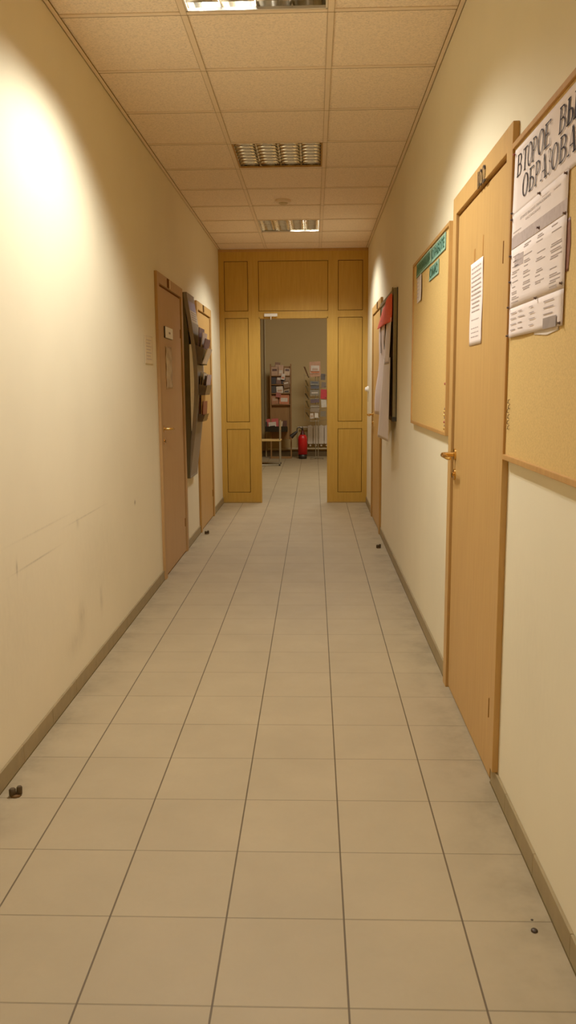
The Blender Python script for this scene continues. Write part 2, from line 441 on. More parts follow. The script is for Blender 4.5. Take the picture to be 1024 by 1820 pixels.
# ------------------------------------------------------------------ lettering
def text_mesh(s, width, height, bold=0.0):
    cu = bpy.data.curves.new('lettering', 'FONT'); cu.body = s; cu.size = 1; cu.resolution_u = 3; cu.offset = bold
    ob = bpy.data.objects.new('lettering', cu); C.objects.link(ob)
    dg = bpy.context.evaluated_depsgraph_get(); dg.update()
    me = bpy.data.meshes.new_from_object(ob.evaluated_get(dg))
    vs = [v.co.copy() for v in me.vertices]; fs = [list(p.vertices) for p in me.polygons]
    bpy.data.objects.remove(ob); bpy.data.meshes.remove(me)
    if not vs: return [], []
    x0, x1 = min(v.x for v in vs), max(v.x for v in vs); z0, z1 = min(v.y for v in vs), max(v.y for v in vs)
    return [((v.x-x0)/(x1-x0)*width, (v.y-z0)/(z1-z0)*height) for v in vs], fs

def wall_text(mb, side, s, ystart, z0, width, height, off, bold=0.0, slope=0.0):
    """ystart is the reader's left edge"""
    pts, fs = text_mesh(s, width, height, bold); sg = -1 if side == 'R' else 1
    mb.add([(WX(side, off), ystart+sg*a, z0+b+slope*a) for a, b in pts], fs)

# serif capitals as thick and thin pen strokes in a 1 x 1 box
K, T_ = .16, .055       # thick, thin
def arc(cx, cy, rx, ry, a0, a1, n=14):
    return [(cx+rx*math.cos(math.radians(a0+(a1-a0)*i/n)), cy+ry*math.sin(math.radians(a0+(a1-a0)*i/n))) for i in range(n+1)]
def ser(x, y): return ('l', [(x-.16, y), (x+.16, y)], T_)
GL = {
 'В': [('l', [(.2, 0), (.2, 1)], K), ('l', [(.04, .97), (.5, .97)], T_), ('l', [(.04, .03), (.5, .03)], T_), ('l', [(.2, .52), (.5, .52)], T_), ('a', arc(.48, .745, .32, .225, 90, -90), 0), ('a', arc(.48, .275, .40, .245, 90, -90), 0)],
 'Т': [('l', [(.5, 0), (.5, 1)], K), ('l', [(.05, .97), (.95, .97)], T_), ('l', [(.06, .76), (.06, .98)], T_), ('l', [(.94, .76), (.94, .98)], T_), ser(.5, .03)],
 'О': [('a', arc(.5, .5, .42, .48, 0, 360, 30), 0)],
 'Р': [('l', [(.2, 0), (.2, 1)], K), ('l', [(.04, .97), (.5, .97)], T_), ser(.2, .03), ('l', [(.2, .46), (.5, .46)], T_), ('a', arc(.48, .715, .36, .255, 90, -90), 0)],
 'Е': [('l', [(.22, 0), (.22, 1)], K), ('l', [(.05, .97), (.88, .97)], T_), ('l', [(.05, .03), (.9, .03)], T_), ('l', [(.22, .52), (.66, .52)], T_), ('l', [(.87, .76), (.87, .98)], T_), ('l', [(.9, .03), (.9, .25)], T_), ('l', [(.66, .4), (.66, .64)], T_)],
 'Ы': [('l', [(.16, 0), (.16, 1)], K), ser(.16, .97), ('l', [(.02, .03), (.38, .03)], T_), ('l', [(.16, .54), (.36, .54)], T_), ('a', arc(.36, .285, .22, .255, 90, -90), 0), ('l', [(.86, 0), (.86, 1)], K), ser(.86, .97), ser(.86, .03)],
 'С': [('a', arc(.52, .5, .42, .48, 45, 315, 24), 0), ('l', [(.86, .68), (.86, .98)], T_)],
 'Ш': [('l', [(x, 0), (x, 1)], K) for x in (.14, .5, .86)]+[('l', [(.02, .03), (.98, .03)], T_)]+[ser(x, .97) for x in (.14, .5, .86)],
 'Б': [('l', [(.2, 0), (.2, 1)], K), ('l', [(.04, .97), (.86, .97)], T_), ('l', [(.85, .76), (.85, .98)], T_), ('l', [(.04, .03), (.5, .03)], T_), ('l', [(.2, .56), (.5, .56)], T_), ('a', arc(.48, .295, .38, .265, 90, -90), 0)],
 'А': [('l', [(.5, 1), (.14, 0)], T_), ('l', [(.48, 1), (.82, 0)], K), ('l', [(.26, .34), (.7, .34)], T_), ('l', [(0, .03), (.28, .03)], T_), ('l', [(.64, .03), (1, .03)], T_)],
 'З': [('a', arc(.42, .745, .36, .235, 150, -90), 0), ('a', arc(.42, .275, .42, .255, 90, -150), 0), ('l', [(.1, .7), (.1, .95)], T_)],
 'Н': [('l', [(.2, 0), (.2, 1)], K), ('l', [(.8, 0), (.8, 1)], K), ('l', [(.2, .5), (.8, .5)], T_), ser(.2, .97), ser(.2, .03), ser(.8, .97), ser(.8, .03)],
 'И': [('l', [(.2, 0), (.2, 1)], K), ('l', [(.8, 0), (.8, 1)], K), ('l', [(.2, .08), (.8, .92)], T_), ser(.2, .97), ser(.2, .03), ser(.8, .97), ser(.8, .03)],
}
def glyph(mb, ch, P):
    """P maps glyph (u,v) to world"""
    for kind, pts, w in GL[ch]:
        n = len(pts); L = []; R = []
        for i, (x, y) in enumerate(pts):
            ax, ay = pts[max(i-1, 0)]; bx, by = pts[min(i+1, n-1)]
            dx, dy = bx-ax, by-ay; l = math.hypot(dx, dy) or 1; nx, ny = -dy/l, dx/l
            ww = w/2 if kind == 'l' else (T_+(K-T_)*abs(dy/l)**1.6)/2
            L.append((x+nx*ww, y+ny*ww)); R.append((x-nx*ww, y-ny*ww))
        vs = [P(*q) for q in L]+[P(*q) for q in R]
        mb.add(vs, [(i, i+1, n+i+1, n+i) for i in range(n-1)])

# room numbers on the casings
mb = MB()
for ch, ya, yb in (('1', 3.050, 3.034), ('0', 3.020, 2.978), ('2', 2.966, 2.924)):
    pts, fs = text_mesh(ch, ya-yb, .058, .012)
    for off in (.0205, .0245):
        mb.add([(WR(off), ya-a, 2.025+b) for a, b in pts], fs)
    # sides of the raised digit
n102 = mb.build('room_number', m_dark, dR1)
for d_, side, y, z in ((dL1, 'L', 5.95, 2.065), (dL2, 'L', 7.83, 2.06), (dR2, 'R', 7.68, 2.06)):
    mb = MB(); wbox(mb, side, .0195, .026, y-.03, y+.03, z-.028, z+.034, .001); mb.build('number_plate', m_hinge if d_ is not dL1 else m_reveal, d_)
    mb = MB(); wbox(mb, side, .0195, .0262, y+.034, y+.075, z-.026, z+.032, .001)
    if d_ is dL1: mb.build('card_slot', cm(214, 184, 130), d_)

# name plate and plastic notice on the brown door
mb = MB(); wbox(mb, 'L', .009, .018, 5.80, 6.10, 1.682, 1.762, .001); bk = mb.build('name_plate', m_black, dL1)
mb = MB(); wbox(mb, 'L', .018, .0205, 5.806, 6.10, 1.684, 1.760, .001); mb.build('plate_face', m_white, bk)
mb = MB(); wbox(mb, 'L', .0205, .021, 5.93, 6.0, 1.715, 1.729); mb.build('printed_line', m_inkg, bk)
o = sheet('L', 5.84, 6.075, 1.328, 1.627, .0105, lambda u, v: .003*math.sin(9*v+4*u)**2+.001*math.sin(17*v-6*u)).build('plastic_sleeve_notice', plain('clear_sleeve_paper', srgb(206, 178, 142), .12, 0, .8, .08, 14), None)
tag(o, 'shiny plastic sleeved notice on the brown left door below its white name plate', 'notice')
# paper on the left wall
o = sheet('L', 5.157, 5.412, 1.482, 1.664, .001, lambda u, v: .004*(u-.5)**2).build('wall_notice', m_paperw, None)
tag(o, 'faint ivory paper notice on the cream wall just left of the brown door', 'notice')
mb = MB()
for k in range(7): wbox(mb, 'L', .0035, .0038, 5.20, 5.36-.03*(k % 2), 1.635-.02*k, 1.639-.02*k)
mb.build('printed_text', m_inkl, o)

# ------------------------------------------------------------------ timber partition
XO0, XO1, ZO = -.616, .163, 2.100
pt = thing('wall_partition', ((XL+XR)/2, YP, 0), 'golden oak panelled partition closing the corridor around an open doorway', 'partition', kind='structure')
bk = MB(); bk.box(XL, XO0, YP+.012, YP+.09, 0, H+.0); bk.box(XO1, XR, YP+.012, YP+.09, 0, H); bk.box(XO0, XO1, YP+.012, YP+.09, ZO, H)
bk.build('groove_backing', m_groove, pt)
sx = [(XL, -.998), (-.731, XO0), (XO1, .272), (.549, XR)]
f = MB(); F0, F1 = YP, YP+.014
for i, (a, b) in enumerate(sx):
    inner = i in (1, 2)
    f.box(a, b, F0, F1, 0, H-.002, .0015)
for (a, b) in ((-.998, -.731), (.272, .549)):
    for (z0, z1) in ((0, .122), (.855, .933), (2.096, 2.169), (2.712, H-.002)): f.box(a, b, F0, F1, z0, z1, .0015)
f.box(XO0, XO1, F0, F1, ZO, 2.166, .0015); f.box(XO0, XO1, F0, F1, 2.712, H-.002, .0015)
f.build('stile_and_rail_frame', m_part, pt)
for (a, b) in ((-.998, -.731), (.272, .549)):
    for (z0, z1) in ((.122, .855), (.933, 2.096), (2.169, 2.712)):
        box('raised_panel', m_partpanel, pt, a+.0065, b-.0065, YP+.002, YP+.014, z0+.0065, z1-.0065, bev=.0015)
box('transom_panel', m_partpanel, pt, XO0+.006, XO1-.006, YP+.003, YP+.014, 2.166+.006, 2.712-.006, bev=.0015)
j = MB(); j.box(XO0-.001, XO0+.012, YP+.001, YP+.10, 0, ZO); j.box(XO1-.012, XO1+.001, YP+.001, YP+.10, 0, ZO); j.box(XO0, XO1, YP+.001, YP+.10, ZO-.012, ZO)
j.build('door_jamb', m_part, pt)
box('head_strip', m_bframe, pt, XL, XR, YP-.004, YP, H-.03, H-.004)
b_ = MB().box(XL, XO0, YP-.004, YP, 0, .012).box(XO1, XR, YP-.004, YP, 0, .012); b_.build('foot_strip', plain('worn_foot', srgb(150, 118, 60), .5), pt)

# magnetic lock above the open doorway
ml = thing('door_magnet', (-.48, YP, 2.10), 'small white magnetic lock fixed above the open doorway in the timber partition', 'lock')
box('lock_body', m_white, ml, -.552, -.405, YP-.028, YP-.004, 2.108, 2.139, bev=.003)
MB().tube([(-.478, YP-.014, 2.108), (-.478, YP-.014, 2.094)], .007, 12).tube([(-.478, YP-.014, 2.096), (-.478, YP-.014, 2.075)], .0035, 10).build('indicator', m_white, ml)
box('mounting_bracket', m_chrome, ml, -.55, -.41, YP-.006, YP, 2.112, 2.136)

# bell / thermostat on the right wall near the partition
sw = thing('wall_switch', (WR(0), 9.13, 1.297), 'small round white push button on the right wall beside the partition', 'switch')
MB().tube([(WR(.0), 9.13, 1.297), (WR(.018), 9.13, 1.297)], .034, 24).build('backplate', m_white, sw)
MB().tube([(WR(.018), 9.13, 1.297), (WR(.034), 9.13, 1.297), (WR(.04), 9.13, 1.297)], [.024, .022, .012], 24).build('button', m_white, sw)
MB().tube([(WR(.004), 9.13, 1.27), (WR(.004), 9.135, 1.16)], .003, 8).build('cable_stub', m_pipe, sw)

# ------------------------------------------------------------------ lamps
def lamp(j, lit):
    x0, x1, y0 = CX[1]+.014, CX[2]-.014, CY0+CELL*j+.014
    y1 = y0+CELL-.028; xm = (x0+x1)/2
    names = {-1: 'nearest visible ceiling lamp with its left tubes glowing white', 3: 'middle ceiling lamp switched off with shiny mirror louvres',
             7: 'far ceiling lamp near the partition with only its right half lit', -5: 'lit louvred ceiling lamp directly above the viewer', -9: 'lit louvred ceiling lamp at the back end of the corridor'}
    r = thing('ceiling_lamp', (xm, (y0+y1)/2, H), names[j], 'lamp', 'square louvred ceiling lamps')
    hb = MB()
    hb.box(x0-.012, x1+.012, y0-.012, y1+.012, H+.094, H+.1)
    for a in ((x0-.012, x0, y0-.012, y1+.012), (x1, x1+.012, y0-.012, y1+.012)): hb.box(a[0], a[1], a[2], a[3], H+.004, H+.094)
    for a in ((x0, x1, y0-.012, y0), (x0, x1, y1, y1+.012)): hb.box(a[0], a[1], a[2], a[3], H+.004, H+.094)
    hb.build('housing', m_mirror if lit in ('off', 'right', 'left') else m_enamel, r)
    rim = MB()
    for a in ((x0, x0+.008, y0, y1), (x1-.008, x1, y0, y1), (x0, x1, y0, y0+.008), (x0, x1, y1-.008, y1)): rim.box(*a, H+.001, H+.012)
    rim.build('rim', m_enamel if lit != 'off' else m_bframe, r)
    fin = MB(); pitch = (x1-x0)/4
    for k in range(5):
        x = x0+pitch*k
        l, rr = (.024 if k else 0), (.024 if k < 4 else 0)
        fin.add([(x-l, y0, H+.052), (x+rr, y0, H+.052), (x, y0, H+.004), (x-l, y1, H+.052), (x+rr, y1, H+.052), (x, y1, H+.004),
                 (x-l*.45, y0, H+.022), (x+rr*.45, y0, H+.022), (x-l*.45, y1, H+.022), (x+rr*.45, y1, H+.022)],
                [(0, 6, 8, 3), (6, 2, 5, 8), (1, 7, 9, 4), (7, 2, 5, 9)], False)
    fin.build('side_reflector', m_mirror if lit != 'right' else m_mirror, r)
    bl = MB(); n = 8
    for k in range(1, n):
        y = y0+(y1-y0)*k/n
        for c in range(4):
            xa, xb = x0+pitch*c, x0+pitch*(c+1)
            # each blade dips between its fins and is thicker at the top
            vs = []; ns = 8
            for q in range(ns+1):
                t = q/ns; bul = .003+.011*math.sin(math.pi*t); xt = xa+.018+(xb-xa-.036)*t; xl = xa+.002+(xb-xa-.004)*t
                vs += [(xl, y, H+.005), (xt, y-bul*.6, H+.022), (xt, y-bul, H+.038), (xt, y+bul, H+.038), (xt, y+bul*.6, H+.022)]
            bl.add(vs, [(5*q+u, 5*q+5+u, 5*q+5+(u+1) % 5, 5*q+(u+1) % 5) for q in range(ns) for u in range(5)], True)
    bl.build('louvre_blades', m_mirror, r)
    for k in range(4):
        on = lit == 'full' or (lit == 'left' and k < 2) or (lit == 'right' and k > 1)
        x = x0+pitch*(k+.5)
        MB().tube([(x, y0+.004, H+.066), (x, y1-.004, H+.066)], .013, 14).build('tube', m_tube_on if on else m_tube_off, r)
    if lit == 'off': return
    halves = {'left': [(x0, xm)], 'right': [(xm, x1)], 'full': [(x0, x1)]}[lit]
    for a, b in halves:
        ld = bpy.data.lights.new('lamp_light', 'AREA'); ld.shape = 'RECTANGLE'; ld.size = b-a-.01; ld.size_y = y1-y0-.02
        ld.energy = POWER[j]; ld.color = (1, .973, .895); ld.spread = math.radians(128)
        lo = bpy.data.objects.new('lamp_light', ld); C.objects.link(lo); lo.parent = r
        lo.location = ((a+b)/2-xm, 0, .050)
        # the louvre throws a wide even beam with a clear cut-off
        nc = 4 if lit == 'full' else 2
        for c in range(nc):
            for q in (-.2, 0, .2):
                sp = bpy.data.lights.new('beam_light', 'SPOT'); sp.spot_size = math.radians(CUT); sp.spot_blend = .5; sp.shadow_soft_size = .018
                sp.energy = BEAM[j]/(nc*3); sp.color = (1, .973, .895)
                so = bpy.data.objects.new('beam_light', sp); C.objects.link(so); so.parent = r
                so.location = (a+(b-a)*(c+.5)/nc-xm, q+.036, .012)
CUT = 131
POWER = {-9: 14, -5: 2, -1: 12, 7: 7}
BEAM = {-9: 130, -5: 30, -1: 330, 7: 200}
for j, lit in LAMPS.items(): lamp(j, lit)

# smoke detector
sd = thing('smoke_detector', (-.246, 6.97, H), 'round smoke detector on the ceiling between the middle and far lamps', 'detector')
MB().lathe([(.062, H+.004), (.064, H-.012), (.055, H-.02), (.0, H-.02)], -.246, 6.97).build('detector_base', m_grid, sd)
MB().lathe([(.038, H-.019), (.036, H-.026), (.026, H-.031), (.0, H-.032)], -.246, 6.97).build('sensor_head', plain('detector_plastic', srgb(196, 176, 138), .5), sd)

# ------------------------------------------------------------------ unseen fill light added to brighten the hall
ld = bpy.data.lights.new('hall_fill_light', 'AREA'); ld.shape = 'RECTANGLE'; ld.size = 1.8; ld.size_y = 1.2; ld.energy = 175; ld.color = (1, .90, .74)
lo = bpy.data.objects.new('hall_fill_light', ld); C.objects.link(lo); lo.location = (.55, 11.8, 3.55)

# ------------------------------------------------------------------ pinboards on the right wall
def board(y0, y1, z0, z1, label, mpanel, mframe, th=.024, fw=.022):
    r = thing('pinboard', (WR(0), (y0+y1)/2, z0), label, 'pinboard')
    p = MB(); wbox(p, 'R', 0.001, th-.008, y0+.004, y1-.004, z0+.004, z1-.004); p.build('board_panel', mpanel, r)
    f = MB()
    wbox(f, 'R', 0.001, th, y0, y0+fw, z0, z1, .002); wbox(f, 'R', 0.001, th, y1-fw, y1, z0, z1, .002)
    wbox(f, 'R', 0.001, th, y0+fw, y1-fw, z0, z0+fw, .002); wbox(f, 'R', 0.001, th, y0+fw, y1-fw, z1-fw, z1, .002)
    f.build('board_frame', mframe, r)
    return r
b1 = board(1.15, 2.545, 1.112, 2.035, 'large tan hardboard pinboard beside door 102 carrying the lettered poster', m_pin, m_bframe, fw=.016)
b2 = board(3.65, 4.955, 1.115, 2.035, 'tan pinboard with teal lettered strips between door 102 and the papered board', m_pin, m_bframe, fw=.016)
b3 = board(6.02, 7.25, 1.08, 2.03, 'dark edged grey board covered with red and long white papers', m_pin2, m_bframe2, th=.03, fw=.028)
MB().tube([(WR(.034)+.012*math.sin(a)*0, 6.085+.022*math.cos(a), 2.015+.022*math.sin(a)) for a in [i*math.pi/8 for i in range(17)]], .005, 8, caps=False).build('hanging_ring', m_bframe2, b3)
wb = MB(); wbox(wb, 'R', .0, .034, 6.012, 6.06, 1.076, 1.11, .002); wb.build('corner_bracket', m_black, b3)
wb = MB(); wbox(wb, 'R', .001, .008, 6.016, 6.03, 1.11, 2.034); wb.build('dark_back_edge', m_black, b3)

# poster heading sheet on the large board
def headwave(u, v): return .0015+.004*math.sin(math.pi*u*3)*math.sin(math.pi*v)
OFF = .017
head = sheet('R', 1.26, 2.523, 1.826, 2.010, OFF, lambda u, v: .0008+.0012*math.sin(7*u), ny=24, edge=lambda u, v: (-.012*v*(u > .95), .0)).build('poster_heading', m_paper, None)
tag(head, 'wide white poster heading lettered ВТОРОЕ ВЫСШЕЕ ОБРАЗОВАНИЕ at the top of the large pinboard', 'poster')
mb = MB(); TO = OFF+.0034
def put(ch, y0, y1, z0, z1, sl=.10):
    glyph(mb, ch, lambda u, v: (WR(TO), y0+(y1-y0)*u-(v-.5)*sl*.06, z0+(z1-z0)*v))
for ch, a, b in (('В', 2.482, 2.428), ('Т', 2.420, 2.368), ('О', 2.367, 2.322), ('Р', 2.318, 2.272), ('О', 2.264, 2.208), ('Е', 2.204, 2.142), ('В', 2.078, 2.022), ('Ы', 2.016, 1.94),
                 ('С', 1.925, 1.87), ('Ш', 1.855, 1.775), ('Е', 1.76, 1.70), ('Е', 1.685, 1.625)): put(ch, a, b, 1.928, 1.988)
for ch, a, b in (('О', 2.412, 2.354), ('Б', 2.344, 2.290), ('Р', 2.282, 2.234), ('А', 2.226, 2.170), ('З', 2.164, 2.134), ('О', 2.130, 2.076), ('В', 2.066, 2.008), ('А', 2.000, 1.935),
                 ('Н', 1.925, 1.87), ('И', 1.855, 1.80), ('Е', 1.785, 1.73)): put(ch, a, b, 1.858, 1.918)
mb.build('heading_letters', m_ink, head)

# the schedule: three sheets pinned one under another
def printed(parent, side, off, y0, z0, w, rows, dz, mat, lens, h=.0045):
    mb = MB(); sg = -1 if side == 'R' else 1
    for k in range(rows):
        l = w*lens[k % len(lens)]
        wbox(mb, side, off, off+.0002, y0, y0+sg*l, z0-dz*k, z0-dz*k+h)
    return mb.build('printed_text', mat, parent)
SO = OFF+.0022
def sched(z0, z1, label, wave, off=SO):
    o = sheet('R', 1.982, 2.516, z0, z1, off, wave, ny=12, nz=6).build('poster_sheet', m_paper, None)
    return tag(o, label, 'poster', 'schedule sheets on the large pinboard')
s1 = sched(1.732, 1.830, 'topmost schedule sheet with a grey band under the poster heading', lambda u, v: .0004)
s2 = sched(1.562, 1.7315, 'middle schedule sheet with rows of small print on the large pinboard', lambda u, v: .0004)
s3 = sched(1.478, 1.5625, 'lowest schedule sheet with a dark grey square at its lower corner', lambda u, v: .0004+.002*(1-v)*math.sin(math.pi*u*2)**2, SO+.0003)
PO = SO+.0016
mb = MB(); wbox(mb, 'R', PO-.0002, PO, 1.984, 2.514, 1.734, 1.766); mb.build('grey_band', m_band, s1)
mb = MB(); wall_text(mb, 'R', 'ВТОРОЕ ВЫСШЕЕ ОБРАЗОВАНИЕ', 2.42, 1.801, .30, .0075, PO); wall_text(mb, 'R', 'РАСПИСАНИЕ', 2.36, 1.788, .15, .007, PO)
wall_text(mb, 'R', 'ФАКУЛЬТЕТ', 2.20, 1.812, .06, .004, PO); wall_text(mb, 'R', 'ЗАНЯТИЯ', 2.10, 1.806, .06, .005, PO)
mb.build('printed_text', m_inkg, s1)
printed(s1, 'R', PO, 2.50, 1.776, .10, 2, .01, m_inkl, (.9, .7), .003)
mb = MB(); random.seed(3)
for k in range(11):
    z = 1.722-.0145*k; y = 2.50
    for (cs, ce) in ((2.50, 2.40), (2.37, 2.27), (2.24, 2.14), (2.11, 2.0)):
        if random.random() < .30: continue
        for q in range(2 if random.random() < .4 else 1):
            e = cs-(cs-ce)*random.uniform(.45, .95); wbox(mb, 'R', PO, PO+.0002, cs-.012*random.random(), e, z-.005*q, z-.005*q+.0026)
mb.build('printed_text', m_inkg, s2)
mb = MB(); wbox(mb, 'R', PO, PO+.0002, 2.372, 2.472, 1.676, 1.708); mb.build('grey_cell', m_band, s2)
mb = MB(); wbox(mb, 'R', PO+.0002, PO+.0004, 2.390, 2.455, 1.690, 1.694); mb.build('cell_text', m_inkg, s2)
mb = MB()
for k in range(4):
    for (cs, ce) in ((2.49, 2.42), (2.40, 2.33), (2.28, 2.21), (2.14, 2.05)):
        e = cs-(cs-ce)*random.uniform(.5, 1); wbox(mb, 'R', PO+.0024, PO+.0026, cs, e, 1.546-.016*k, 1.5485-.016*k)
mb.build('printed_text', m_inkg, s3)
mb = MB(); wbox(mb, 'R', PO+.0026, PO+.0028, 2.024, 2.139, 1.479, 1.506); mb.build('dark_grey_cell', cm(140, 126, 118), s3)
# crease lines between sheets
o = sheet('R', 2.02, 2.24, 1.463, 1.50, OFF-.0006, lambda u, v: .0004, edge=lambda u, v: (0, .016*abs(u-.45)*(1-v))).build('loose_slip', m_paper2, None)
tag(o, 'small slip showing under the bottom edge of the lowest schedule sheet', 'paper')
o = sheet('R', 1.955, 1.99, 1.60, 1.72, OFF-.0006, lambda u, v: .0004, edge=lambda u, v: (.02*abs(v-.5), 0)).build('loose_slip', cm(120, 70, 50), None)
tag(o, 'dark paper edge behind the right side of the schedule sheets', 'paper')

pins = [(2.512, 1.836, 'pin holding the upper outer corner of the schedule near door 102'), (2.512, 1.818, 'pin just under the heading sheet at the door side'), (2.22, 1.828, 'pin in the middle of the seam below the heading'),
        (2.515, 1.715, 'pin at the door side level with the grey band'), (2.215, 1.742, 'pin in the middle of the grey band'), (2.51, 1.64, 'pin at the door side halfway down the schedule'),
        (2.512, 1.567, 'pin at the door side above the lowest sheet'), (2.21, 1.564, 'pin in the middle above the lowest sheet'), (2.514, 1.484, 'pin at the bottom corner of the schedule next to door 102'),
        (1.992, 1.822, 'pin at the outer top corner of the schedule'), (1.99, 1.733, 'pin at the outer side of the grey band'), (1.988, 1.575, 'pin at the outer side above the lowest sheet'), (1.99, 1.484, 'pin at the outer bottom corner of the schedule'),
        (2.505, 1.998, 'pin at the top corner of the poster heading')]
def pin(y, z, off, label, col=None):
    r = thing('push_pin', (WR(off), y, z), label, 'pin', 'push pins on the large pinboard')
    MB().tube([(WR(off), y, z), (WR(off+.001), y, z), (WR(off+.002), y, z), (WR(off+.005), y, z), (WR(off+.006), y, z)], [.0042, .0042, .0025, .0025, .0034], 10).build('pin_head', col or m_pinhead, r)
    MB().tube([(WR(off), y, z), (WR(off-.004), y, z)], .0007, 6).build('pin_needle', m_chrome, r)
for y, z, l in pins: pin(y, z, PO+.001+(.002 if z < 1.58 else 0), 'dark '+l, m_rededge if l.startswith('pin at the top corner') else None)

# teal strips on the smaller board
b2o = .0165
def teal(y0, y1, z0, z1, txt, mat, label, tz=.62, ink=m_tealink, curl=.002):
    o = sheet('R', y0, y1, z0, z1, b2o, lambda u, v: .0008+curl*(1-v)**2, edge=lambda u, v: (0, 0)).build('lettered_card', mat, None); tag(o, label, 'card', 'teal lettered cards on the small pinboard')
    m = MB(); h = z1-z0; o2 = b2o+.0040
    wbox(m, 'R', o2-.0008, o2-.0006, y0, y1, z0, z0+h*.12); wbox(m, 'R', o2-.0008, o2-.0006, y0, y1, z1-h*.10, z1); wbox(m, 'R', o2-.0008, o2-.0006, y0, y0+.025, z0+h*.12, z1-h*.1)
    m.build('pale_border', m_tealb, o)
    m = MB(); w = (y1-y0)*.86; wall_text(m, 'R', txt, y1-(y1-y0)*.07, z0+h*.19, w, h*tz, o2, .012); m.build('card_letters', ink, o)
    return o
teal(4.235, 4.815, 1.940, 2.016, 'ИНФОРМАЦИЯ', m_tealk, 'dark green card strip along the far top edge of the small pinboard')
teal(3.775, 4.225, 1.938, 2.012, 'О РАБОТЕ', m_teal, 'pale teal lettered card at the near top of the small pinboard')
teal(3.968, 4.285, 1.858, 1.926, 'ОМО', m_teal, 'short teal card hanging under the long lettered strip')
o = sheet('R', 4.57, 4.78, 1.797, 1.936, b2o, lambda u, v: .001+.006*(1-u)**2, edge=lambda u, v: (-.012*math.sin(math.pi*v), 0)).build('small_notice', m_paper2, None)
tag(o, 'small white notice at the far edge of the teal lettered pinboard', 'notice')
printed(o, 'R', b2o+.008, 4.75, 1.92, .12, 6, .02, m_inkl, (.9, .7, .8))
# drawing pins left in the edge of the small board
k = 0
for z, c in ((1.345, m_rededge), (1.235, m_pinhead), (1.222, m_brass), (1.213, m_rededge), (1.205, m_brass), (1.195, m_pinhead), (1.175, m_rededge), (1.16, m_pinhead), (1.145, m_brass)):
    r = thing('drawing_pin', (WR(.017), 3.69, z), ['reddish', 'dark', 'brass'][[m_rededge, m_pinhead, m_brass].index(c)]+' drawing pin left low on the near edge of the small pinboard', 'pin', 'spare pins on the small pinboard')
    k += 1; y = 3.685+.018*(k % 2)
    MB().tube([(WR(.016), y, z), (WR(.020), y, z), (WR(.023), y, z)], [.006, .006, .0035], 10).build('pin_head', c, r)
# staples near the door side of the large board
for i, (y, z) in enumerate(((2.498, 1.29), (2.492, 1.275), (2.505, 1.262), (2.496, 1.245), (2.502, 1.228), (2.494, 1.212))):
    o = MB().tube([(WR(.016), y, z-.006), (WR(.020), y+.002, z-.005), (WR(.020), y-.006, z+.005), (WR(.016), y-.006, z+.006)], .0011, 6).build('staple', m_hinge, None)
    tag(o, 'tiny old staple low on the door side of the large pinboard', 'staple', 'staples on the large pinboard')

# notice on door 102
nt_ = sheet('R', 2.972, 3.195, 1.486, 1.786, .0095, lambda u, v: .001+.001*math.sin(8*v), nz=16).build('door_notice', m_paper, None)
tag(nt_, 'white printed notice taped to the upper half of door 102', 'notice')
mb = MB(); random.seed(5)
for k, z in enumerate([1.762-.0155*i for i in range(17)]):
    if k in (11, 13): continue
    a, b = (3.16, 3.02) if k > 7 else (3.175, 3.0)
    y = a
    while y > b:
        w = random.uniform(.012, .035); wbox(mb, 'R', .0122, .0124, y, max(y-w, b), z, z+(.006 if k in (0, 1) else .0042)); y -= w+.006
mb.build('printed_text', m_inkg, nt_)
mb = MB(); wbox(mb, 'R', .0092, .0096, 3.13, 3.155, 1.79, 1.835); wbox(mb, 'R', .0092, .0096, 2.985, 3.0, 1.79, 1.86); o = mb.build('tape_mark', plain('old_tape', srgb(176, 122, 60), .3), nt_)

# papers on the far right board
o = sheet('R', 6.10, 6.98, 1.80, 1.975, .031, lambda u, v: .004+.05*u*(1-v)+.01*math.sin(5*u), ny=20, edge=lambda u, v: (0, .03*(1-u)*v-.05*u*0)).build('red_paper', m_red, None)
tag(o, 'coral red curling paper at the top of the dark edged board', 'paper')
o = sheet('R', 6.10, 6.50, 1.50, 1.83, .033, lambda u, v: .006+.014*(1-v), edge=lambda u, v: (0, .02*u*v)).build('white_paper', m_paper2, None)
tag(o, 'upper white paper below the red one on the dark edged board', 'paper', 'long white papers on the dark edged board')
o = sheet('R', 6.52, 7.0, 1.10, 1.88, .036, lambda u, v: .006+.045*(1-v)*u+.008*math.sin(9*v), nz=24).build('white_paper', m_paper, None)
tag(o, 'outermost long white paper curling away from the dark edged board', 'paper', 'long white papers on the dark edged board')
o = sheet('R', 6.03, 6.58, .93, 1.54, .040, lambda u, v: .010+.030*(1-v)*u+.012*(1-v), nz=24, edge=lambda u, v: (.05*(1-v)*(u-.5), 0)).build('white_paper', m_paper2, None)
tag(o, 'lowest white paper hanging below the bottom of the dark edged board', 'paper', 'long white papers on the dark edged board')
mb = MB(); wbox(mb, 'R', .050, .0505, 6.56, 6.60, 1.62, 1.86); m2 = mb.build('ribbon_strip', m_black, None)
tag(m2, 'nearer of two narrow black strips hanging below the red paper', 'ribbon', 'black strips under the red paper')
mb = MB(); wbox(mb, 'R', .056, .0565, 6.80, 6.84, 1.60, 1.86); m2 = mb.build('ribbon_strip', m_black, None)
tag(m2, 'farther of two narrow black strips hanging below the red paper', 'ribbon', 'black strips under the red paper')
mb = MB(); wbox(mb, 'R', .058, .0584, 6.12, 6.42, 1.505, 1.512); wbox(mb, 'R', .058, .0584, 6.40, 6.42, 1.505, 1.545)
o = mb.build('fold_mark', m_inkg, None); tag(o, 'dark taped seam between the two nearer white papers of the dark edged board', 'tape')

